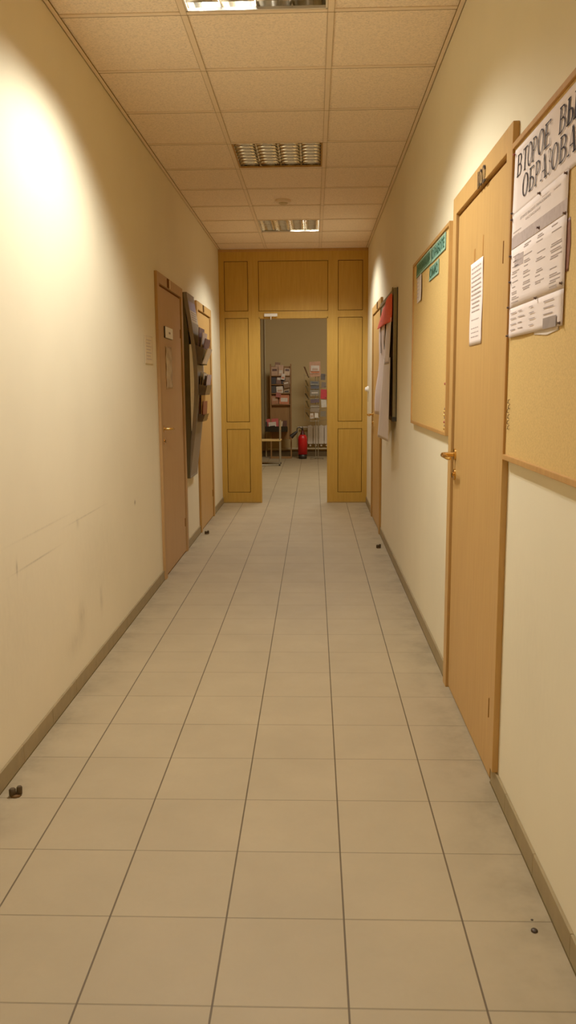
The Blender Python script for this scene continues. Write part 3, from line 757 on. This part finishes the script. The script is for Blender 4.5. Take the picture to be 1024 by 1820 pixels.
# ------------------------------------------------------------------ curved leaflet stand on the left wall
ls = thing('leaflet_stand', (WL(0), 6.9, .6), 'tall bowed grey metal leaflet stand on the left wall between the two doors', 'leaflet stand')
prof = [(.600, .034), (.70, .046), (.80, .060), (.90, .074), (1.0, .086), (1.1, .097), (1.2, .106), (1.3, .112), (1.4, .113), (1.5, .110), (1.6, .104), (1.7, .094), (1.8, .080), (1.9, .066), (2.0, .050), (2.085, .038)]
def bow(z):
    for (z0, d0), (z1, d1) in zip(prof, prof[1:]):
        if z0 <= z <= z1: return d0+(d1-d0)*(z-z0)/(z1-z0)
    return prof[0][1] if z < prof[0][0] else prof[-1][1]
SY0, SY1 = 6.70, 7.10
m = MB(); fr = []
poly = [(WL(d), z) for z, d in prof]; back = [(WL(max(d-.030, .004)), z) for z, d in prof]
n = len(poly)
vs = [(x, SY0, z) for x, z in poly]+[(x, SY1, z) for x, z in poly]+[(x, SY0, z) for x, z in back]+[(x, SY1, z) for x, z in back]
fs = [(i, i+1, n+i+1, n+i) for i in range(n-1)]+[(2*n+i, 2*n+i+1, 3*n+i+1, 3*n+i) for i in range(n-1)]
m.add(vs, fs, True); m.add(vs, [(i, i+1, 2*n+i+1, 2*n+i) for i in range(n-1)]+[(n+i, n+i+1, 3*n+i+1, 3*n+i) for i in range(n-1)]+[(0, n, 3*n, 2*n), (n-1, 2*n-1, 4*n-1, 3*n-1)])
m.build('bowed_front_panel', m_grey, ls)
# backing box, flat-fronted, leaves a lens-shaped gap
m = MB(); bp = [(.585, 0), (.585, .028), (.9, .044), (1.2, .050), (1.5, .049), (1.75, .045), (1.95, .025), (2.088, .012), (2.088, 0)]
m.prism([(WL(max(d, .002)), z) for z, d in bp], 'y', SY0-.004, SY1-.02); m.build('backing_box', m_greyd, ls)
for z in (.78, 1.78):
    box('spacer', m_greyd, ls, WL(.02), WL(bow(z)-.015), SY0+.01, SY0+.05, z, z+.03)
zz = [.98+.07*i for i in range(11)]
poly2 = [(WL(.051), z) for z in zz]+[(WL(max(bow(z)-.031, .0515)), z) for z in reversed(zz)]
MB().prism(poly2, 'y', SY0-.004, SY0+.003).build('lit_gap_insert', plain('lit_gap_tone', srgb(240, 232, 206), .6), ls)  # added piece, its pale colour stands for light in the lens gap
m = MB(); wbox(m, 'L', .002, .04, SY0, SY1, 2.08, 2.094, .003); wbox(m, 'L', .002, .036, SY0, SY1, .585, .60, .003); m.build('end_cap', m_grey, ls)
def bow_patch(name, mat, y0, y1, z0, z1, parent, lift=.001, n=8):
    m = MB(); vs = []
    for i in range(n+1):
        z = z0+(z1-z0)*i/n; vs += [(WL(bow(z)+lift), y0, z), (WL(bow(z)+lift), y1, z)]
    m.add(vs, [(2*i, 2*i+1, 2*i+3, 2*i+2) for i in range(n)], True); return m.build(name, mat, parent)
bow_patch('blue_header', cm(142, 134, 160), SY0+.01, SY1-.01, 1.955, 2.03, ls)
bow_patch('white_header', cm(196, 180, 152), SY0+.01, SY1-.01, 1.86, 1.955, ls)
mb = MB()
for k in range(4):
    z = 1.935-.019*k; wbox(mb, 'L', bow(z)+.002, bow(z)+.0024, SY0+.05, SY1-.06-.03*(k % 2), z, z+.007)
mb.build('header_text', m_inkg, ls)
bow_patch('side_trim', m_enamel, SY1-.02, SY1-.005, 1.30, 1.62, ls)
def holder(y0, y1, z0, z1, depth, label_items):
    """clear pocket with leaflets fanning out"""
    d = bow((z0+z1)/2)
    m = MB(); wbox(m, 'L', d, d+depth, y0, y1, z0, z0+.006); 
    m.prism([(WL(d), z0), (WL(d+depth), z0), (WL(d+depth+.02), z0+(z1-z0)*.55), (WL(d+depth+.017), z0+(z1-z0)*.55), (WL(d+depth-.004), z0+.006), (WL(d), z0+.006)], 'y', y0, y1)
    m.prism([(WL(d-.004), z0), (WL(d+depth), z0), (WL(d+depth+.02), z0+(z1-z0)*.5), (WL(d-.004), z0+(z1-z0)*.6)], 'y', y0-.003, y0)
    m.build('leaflet_pocket', m_pocket, ls)
    for i, (nm, mat, lab, lean, hh) in enumerate(label_items):
        dd = d+.006+i*.012
        yy0 = y0+.006+.02*(i % 2); yy1 = y1-.03+.02*((i+1) % 2)
        mm = MB(); a = (WL(dd), z0+.008); b = (WL(dd+lean), z0+.008+hh); t = .006
        mm.prism([a, (a[0]+t, a[1]), (b[0]+t, b[1]), b], 'y', yy0, yy1)
        o = mm.build(nm, mat, None); tag(o, lab, 'leaflet', 'leaflets in the curved grey stand')
holder(6.73, 7.06, 1.52, 1.78, .045, [('leaflet', cm(110, 84, 92), 'purple grey leaflet at the back of the top pocket of the curved stand', .02, .29), ('leaflet', cm(206, 184, 168), 'pale leaflet in the middle of the top pocket of the curved stand', .035, .25),
                                      ('leaflet', cm(96, 62, 72), 'dark plum leaflet in the top pocket of the curved stand', .045, .20), ('leaflet', cm(220, 204, 180), 'whitish leaflet leaning out in front of the top pocket', .05, .12)])
holder(6.75, 7.06, 1.27, 1.42, .05, [('leaflet', cm(120, 100, 66), 'olive leaflet at the back of the middle pocket of the curved stand', .012, .18), ('leaflet', cm(212, 192, 160), 'cream leaflet in the middle pocket of the curved stand', .018, .17), ('leaflet', cm(64, 44, 30), 'dark brown leaflet in the middle pocket of the curved stand', .022, .15),
                                     ('leaflet', cm(176, 158, 160), 'lilac grey leaflet at the front of the middle pocket', .026, .16)])
holder(6.79, 7.06, 1.05, 1.16, .035, [('leaflet', cm(98, 46, 22), 'dark red brown brochure in the lowest pocket of the curved stand', .0, .19), ('leaflet', cm(222, 176, 108), 'orange cream leaflet in the lowest pocket of the curved stand', .006, .24), ('leaflet', cm(132, 70, 44), 'rust coloured leaflet at the front of the lowest pocket', .01, .16)])
mm = MB(); mm.prism([(WL(.165), 1.06), (WL(.168), 1.06), (WL(.150), .96), (WL(.135), .93), (WL(.132), .93), (WL(.147), .963)], 'y', 6.95, 7.06)
# ------------------------------------------------------------------ door stops and floor bits
def stop(x, y, label, s=1):
    r = thing('door_stop', (x, y, 0), label, 'door stop', 'floor mounted rubber door stops')
    MB().lathe([(.018*s, 0), (.018*s, .004), (.014*s, .008), (.0, .008)], x, y, 16).build('stop_base', m_chrome if s > 1.5 else m_hinge, r)
    MB().tube([(x-.010, y-.004, .002), (x-.010, y-.004, .006), (x-.010, y-.004, .024), (x-.010, y-.004, .028)], [.009, .0115, .0115, .008], 16).build('rubber_buffer', m_rubber, r)
    MB().tube([(x+.010, y+.004, .002), (x+.010, y+.004, .006), (x+.011, y+.004, .028), (x+.011, y+.004, .032)], [.007, .0095, .0095, .007], 16).build('rubber_cap', m_rubber, r)
stop(-.994, 2.50, 'dark rubber door stop on the near left floor beside the skirting')
stop(-.985, 7.33, 'small dark door stop on the floor in front of the golden left door')
stop(.537, 6.67, 'small dark door stop near the right wall under the papered board')
o = MB().lathe([(.0085, 0.0), (.0085, .003), (.005, .006), (0, .006)], .5435, 1.852, 12).build('floor_screw', m_dark, None); tag(o, 'dark screw stub left in a floor tile near the right wall', 'screw')
o = MB().lathe([(.0035, 0.0), (.0035, .001), (0, .0015)], .549, 1.895, 8).build('grit_speck', m_dark, None); tag(o, 'tiny dark grit speck just beyond the screw stub in the floor', 'grit')

# ------------------------------------------------------------------ hall contents
# heating pipe in the corner
pp = MB().tube([(-.915, YF-.04, 0), (-.915, YF-.04, 3.6)], .016, 12).build('heating_pipe', m_pipe, None); tag(pp, 'vertical painted heating pipe in the left corner of the hall', 'pipe')
# radiator
rd = thing('radiator', (.4, YF, .13), 'white ribbed radiator on the far hall wall behind the fire extinguisher', 'radiator')
x = -.12; i = 0
while x < 1.1:
    m = MB(); m.box(x+.004, x+.100, YF-.13, YF-.05, .245, .590, .012); m.box(x+.035, x+.069, YF-.10, YF-.075, .2, .6, .005); m.build('radiator_section', m_enamel if i % 2 == 0 else m_enamel, rd); x += .1045; i += 1
MB().tube([(-.30, YF-.09, .56), (1.2, YF-.09, .56)], .014).build('top_header', m_enamel, rd)
MB().tube([(-.30, YF-.09, .275), (1.2, YF-.09, .275)], .014).build('bottom_header', m_enamel, rd)
for xx in (.1, .9): box('wall_bracket', m_enamel, rd, xx-.01, xx+.01, YF-.09, YF-.004, .30, .33)
pp = MB().tube([(-.88, YF-.05, .15), (FX1-.1, YF-.05, .15)], .018, 12); pp.tube([(-.30, YF-.05, .15), (-.30, YF-.06, .3), (-.30, YF-.09, .57)], .012, 10)
pp.build('supply_pipe', m_pipe, rd)

# fire extinguisher
fy = 15.28; fe = thing('fire_extinguisher', (-.208, fy, 0), 'red fire extinguisher with black horn standing on the hall floor', 'fire extinguisher')
MB().lathe([(0, .085), (.086, .085), (.087, .36), (.082, .40), (.062, .435), (.04, .45), (0, .45)], -.208, fy).build('cylinder_body', m_extred, fe)
MB().lathe([(0, 0), (.074, 0), (.076, .02), (.080, .095), (0, .095)], -.208, fy).build('foot_ring', m_black, fe)
MB().lathe([(.050, .435), (.040, .47), (.022, .52), (.018, .545), (0, .545)], -.208, fy).build('neck_collar', cm(74, 24, 14), fe)
v_ = MB(); v_.box(-.218, -.198, fy-.03, fy+.03, .53, .575, .004); v_.box(-.214, -.202, fy-.075, fy+.02, .575, .60, .003); v_.build('valve_lever', m_black, fe)
MB().tube([(-.215, fy-.02, .55), (-.27, fy-.03, .585), (-.31, fy-.04, .56), (-.31, fy-.04, .50)], .009, 10).build('hose', m_black, fe)
MB().tube([(-.300, fy-.04, .515), (-.345, fy-.04, .475), (-.425, fy-.04, .405)], [.012, .030, .042], 18).build('discharge_horn', m_black, fe)
fe.location.y -= .2

# chair, seen from its side
cy = 13.72; ch = thing('metal_chair', (-.76, cy, 0), 'tubular steel chair with pale plywood seat turned sideways in the hall', 'chair')
box('seat', m_seat, ch, -.96, -.555, cy, cy+.38, .418, .436, bev=.006)
for yy in (cy+.015, cy+.365):
    f_ = MB().tube([(-.575, yy, .76), (-.578, yy, .43), (-.578, yy, .05), (-.585, yy, .022), (-.61, yy, .014), (-.93, yy, .014), (-.95, yy, .03), (-.945, yy, .41)], .0105, 12)
    f_.build('side_frame', m_chrome, ch)
    MB().lathe([(0, 0), (.016, 0), (.016, .03), (.0, .03)], -.582, yy, 12).build('foot_cap', m_black, ch)
MB().tube([(-.945, cy+.015, .405), (-.945, cy+.365, .405)], .009, 10).tube([(-.578, cy+.015, .405), (-.578, cy+.365, .405)], .009, 10).build('cross_bar', m_chrome, ch)
box('backrest', m_seat, ch, -.582, -.568, cy+.02, cy+.36, .60, .75, bev=.004)

# wooden magazine rack against the far wall
ry = 15.25; rk = thing('magazine_rack', (-.61, ry, 0), 'tall reddish wooden magazine rack against the far hall wall', 'rack')
box('back_panel', m_rack, rk, -.79, -.43, ry+.03, ry+.045, .35, 1.70, bev=.002)
for xx in (-.80, -.425): box('side_post', m_rack, rk, xx-.012, xx+.012, ry-.02, ry+.05, 0, 1.74, bev=.003)
box('foot_bar', m_rack, rk, -.81, -.415, ry-.12, ry+.06, 0, .03, bev=.004)
tiers = [1.53, 1.37, 1.205, 1.0]
for z in tiers:
    m = MB(); m.box(-.785, -.44, ry-.035, ry+.03, z-.012, z); m.build('display_ledge', m_rack, rk)
m = MB(); m.prism([(ry-.16, .50), (ry+.03, .50), (ry+.03, .56), (ry-.18, .60)], 'x', -.90, -.49); m.build('lower_tray', m_black, rk)
def mag(x0, x1, z0, z1, mat, label, yy=ry-.02, lean=.02, group='magazines on the wooden rack', tilt=0, pic=None):
    m = MB(); m.prism([(yy, z0), (yy+.006, z0), (yy+.006+lean, z1), (yy+lean, z1)], 'x', x0, x1)
    o = m.build('magazine', mat, None); tag(o, label, 'magazine', group); o.rotation_euler.y = tilt or random.uniform(-.09, .09)
    if pic:
        q = MB(); w = x1-x0; h = z1-z0
        za, zb = z0+h*pic[1], z0+h*pic[2]
        ya = lambda z: yy-.0006+lean*(z-z0)/h
        q.add([(x0+w*.15, ya(za), za), (x1-w*.15, ya(za), za), (x1-w*.15, ya(zb), zb), (x0+w*.15, ya(zb), zb)], [(0, 1, 2, 3)])
        q.build('cover_picture', pic[0], o)
    return o
TAN, ORG, WHT, BLK, BRN, PNK = cm(176, 138, 104), cm(190, 112, 72), cm(206, 190, 168), cm(40, 28, 24), cm(84, 50, 34), cm(190, 84, 76)
mag(-.785, -.66, 1.53, 1.69, TAN, 'tan magazine at the left of the top tier of the wooden rack', pic=(BRN, .5, .75))
mag(-.650, -.56, 1.53, 1.72, cm(190, 150, 116), 'taller tan magazine in the middle of the top tier of the wooden rack', pic=(WHT, .2, .5))
mag(-.545, -.44, 1.53, 1.66, cm(200, 168, 132), 'pale beige magazine at the right of the top tier of the wooden rack', pic=(BRN, .6, .9))
mag(-.785, -.70, 1.375, 1.50, BLK, 'black magazine at the left of the second tier of the wooden rack')
mag(-.690, -.60, 1.375, 1.51, cm(110, 76, 56), 'brown patterned magazine in the second tier of the wooden rack', pic=(WHT, .55, .85))
mag(-.592, -.535, 1.375, 1.47, BLK, 'small dark booklet in the second tier of the wooden rack')
mag(-.525, -.44, 1.375, 1.52, cm(150, 118, 84), 'muted tan magazine at the right of the second tier of the wooden rack')
mag(-.785, -.70, 1.21, 1.345, cm(52, 44, 34), 'charcoal magazine at the left of the third tier of the wooden rack')
mag(-.692, -.57, 1.21, 1.33, WHT, 'white magazine in the middle of the third tier of the wooden rack', pic=(TAN, .2, .5))
mag(-.558, -.45, 1.21, 1.34, cm(156, 128, 94), 'tilted grey tan magazine at the right of the third tier of the wooden rack', pic=(BLK, .1, .3))
mag(-.785, -.66, 1.005, 1.16, cm(160, 104, 66), 'orange brown magazine at the left of the lowest tier of the wooden rack', pic=(TAN, .4, .8))
mag(-.640, -.46, 1.005, 1.18, ORG, 'bright orange magazine with pale pattern on the lowest tier of the wooden rack', pic=(WHT, .25, .65))
mag(-.72, -.62, 1.66, 1.77, cm(124, 84, 46), 'brown booklet standing highest behind the top tier of the wooden rack', yy=ry+.0, pic=(TAN, .3, .6))
mag(-.60, -.53, 1.45, 1.56, WHT, 'small white leaflet tucked between the top two tiers of the wooden rack', yy=ry-.05, pic=(ORG, .2, .5), tilt=.16)
mag(-.56, -.45, 1.30, 1.43, cm(120, 88, 52), 'brown leaflet slanting across the right of the second and third tiers', yy=ry-.05, tilt=-.2, pic=(WHT, .6, .8))
mag(-.70, -.61, 1.13, 1.22, cm(150, 66, 44), 'rust red leaflet slanting between the third and lowest tiers', yy=ry-.05, tilt=.12)
mag(-.88, -.66, .56, .735, PNK, 'pink red magazine standing at the back of the low tray of the wooden rack', yy=ry-.03, group='magazines in the low tray')
mag(-.84, -.70, .54, .675, WHT, 'white booklet in front of the pink magazine in the low tray', yy=ry-.08, group='magazines in the low tray', pic=(BLK, .0, .5))
mag(-.64, -.585, .54, .69, cm(196, 172, 136), 'narrow cream booklet at the right of the low tray', yy=ry-.09, group='magazines in the low tray')
mag(-.575, -.50, .54, .70, BRN, 'dark brown booklet at the right end of the low tray', yy=ry-.07, group='magazines in the low tray')
mag(-.895, -.865, .53, .68, BLK, 'thin black booklet at the left end of the low tray', yy=ry-.11, group='magazines in the low tray')

# wire brochure rack on a stand
wy = 15.02; wr = thing('brochure_stand', (.05, wy, 0), 'grey wire brochure stand on thin legs in front of the radiator', 'rack')
for xx in (.033, .079): MB().tube([(xx, wy, .0), (xx, wy, 1.70)], .007, 10).build('stand_leg', m_chrome, wr)
m = MB()
for zz in (.70, .90, 1.10, 1.30, 1.50):
    for pts in ([(-.07, wy-.03, zz), (.10, wy-.03, zz)], [(-.07, wy-.05, zz+.06), (.10, wy-.05, zz+.06)], [(-.07, wy-.03, zz), (-.17, wy-.09, zz+.03)], [(.10, wy-.03, zz), (.24, wy-.09, zz+.03)]): m.tube(pts, .003, 6)
for xx, yy in ((-.07, -.03), (.10, -.03), (-.17, -.09), (.24, -.09)): m.tube([(xx, wy+yy, .70), (xx, wy+yy, 1.56)], .003, 6)
m.build('wire_frame', m_chrome, wr)
b_ = MB(); 
for a in range(4):
    an = math.pi/4+a*math.pi/2; b_.tube([(.056, wy, .03), (.056+.17*math.cos(an), wy+.17*math.sin(an), .012)], .008, 8)
b_.build('foot_cross', m_chrome, wr)
def bro(x0, x1, z0, z1, mat, label, yo=-.042, pic=None): return mag(x0, x1, z0, z1, mat, label, yy=wy+yo, lean=.02, group='brochures on the wire stand', pic=pic)
bro(-.075, .125, 1.50, 1.77, cm(190, 140, 104), 'large orange tan folder on top of the wire brochure stand', pic=(cm(196, 110, 60), .2, .55))
bro(-.05, .10, 1.60, 1.70, WHT, 'white leaflet in front of the orange tan folder on the wire stand', yo=-.05, pic=(TAN, .1, .5))
bro(-.065, .10, 1.34, 1.42, cm(92, 82, 54), 'olive brochure in the upper centre of the wire stand', pic=(BLK, .5, .8))
bro(-.055, .095, 1.28, 1.35, BLK, 'black brochure in the centre of the wire stand below the olive one', yo=-.047)
bro(-.065, .10, 1.17, 1.27, cm(120, 108, 82), 'grey green brochure in the middle of the wire stand', pic=(WHT, .3, .5))
bro(-.06, .10, 1.03, 1.10, cm(70, 22, 20), 'dark wine red brochure below the middle of the wire stand')
bro(-.06, .10, .86, .99, cm(140, 122, 96), 'taupe brochure near the bottom of the wire stand')
bro(-.07, -.005, .74, .84, WHT, 'white brochure at the bottom left of the wire stand', pic=(TAN, .3, .6))
bro(.015, .08, .76, .87, cm(220, 210, 190), 'bright white brochure at the bottom centre of the wire stand')
bro(.125, .245, 1.10, 1.27, cm(196, 44, 50), 'red brochure on the right wing of the wire stand', yo=-.075)
bro(.135, .23, .95, 1.10, cm(204, 196, 176), 'pale grey brochure under the red one on the wire stand', yo=-.075)
bro(.13, .21, 1.44, 1.55, cm(72, 58, 38), 'dark brochure high on the right wing of the wire stand', yo=-.075)
bro(.14, .22, 1.30, 1.40, cm(104, 84, 56), 'brown brochure on the right wing above the red one', yo=-.075)
bro(.12, .22, .78, .88, cm(116, 102, 72), 'olive grey brochure low on the right wing of the wire stand', yo=-.075)
for k, (z0, z1, x0, x1, c, l) in enumerate(((1.48, 1.68, -.185, -.10, cm(100, 66, 42), 'brown booklet fanning out at the upper left wing'), (1.33, 1.44, -.16, -.11, cm(104, 88, 48), 'olive booklet on the left wing'), (1.22, 1.34, -.155, -.105, cm(120, 108, 74), 'sage booklet on the left wing'),
                                 (1.09, 1.20, -.165, -.10, cm(60, 50, 26), 'dark olive booklet on the left wing'), (.95, 1.07, -.15, -.10, cm(98, 84, 46), 'moss coloured booklet on the left wing'), (.77, .86, -.15, -.095, cm(84, 70, 40), 'lowest booklet on the left wing'))):
    m = MB(); m.add([(x0, wy-.09, z1), (x0+.012, wy-.095, z1), (x1+.012, wy-.03, z0), (x1, wy-.025, z0), (x0+.02, wy-.02, z1), (x0+.03, wy-.02, z1), (x1+.02, wy+.02, z0), (x1+.01, wy+.02, z0)],
              [(0, 1, 2, 3), (4, 5, 6, 7), (0, 1, 5, 4), (1, 2, 6, 5), (2, 3, 7, 6), (3, 0, 4, 7)])
    o = m.build('magazine', c, None); tag(o, l+' of the wire stand', 'magazine', 'brochures on the wire stand')

# ------------------------------------------------------------------ camera
f_px, pit, yaw, rol = 1445.336, .1540839, .03245838, -.007626407
def ray(a, b):
    cr, sr = math.cos(rol), math.sin(rol); a, b = a*cr+b*sr, -a*sr+b*cr
    cp, sp = math.cos(pit), math.sin(pit); yy = cp-b*sp; z = -sp-b*cp
    cyw, syw = math.cos(yaw), math.sin(yaw)
    return Vector((a*cyw-yy*syw, a*syw+yy*cyw, z))
fwd = ray(0, 0); right = ray(1, 0)-fwd; up = fwd-ray(0, 1)
R = Matrix((right.normalized(), up.normalized(), -fwd.normalized())).transposed().to_4x4()
cam = bpy.data.cameras.new('camera'); co = bpy.data.objects.new('camera', cam); C.objects.link(co)
co.matrix_world = Matrix.Translation((0, 0, EYE)) @ R
cam.sensor_fit = 'HORIZONTAL'; cam.sensor_width = 36; cam.lens = f_px*36/1024; cam.clip_start = .05; cam.clip_end = 60
bpy.context.scene.camera = co

w = bpy.data.worlds.new('world'); bpy.context.scene.world = w; w.use_nodes = True
w.node_tree.nodes['Background'].inputs[0].default_value = (.5, .42, .3, 1); w.node_tree.nodes['Background'].inputs[1].default_value = .1
s = bpy.context.scene
s.view_settings.view_transform = 'Standard'; s.view_settings.look = 'None'; s.view_settings.exposure = -1.08; s.view_settings.gamma = 1.2
s.cycles.max_bounces = 12; s.cycles.diffuse_bounces = 8; s.cycles.use_denoising = True
s.cycles.caustics_reflective = False; s.cycles.caustics_refractive = False; s.cycles.sample_clamp_indirect = 8
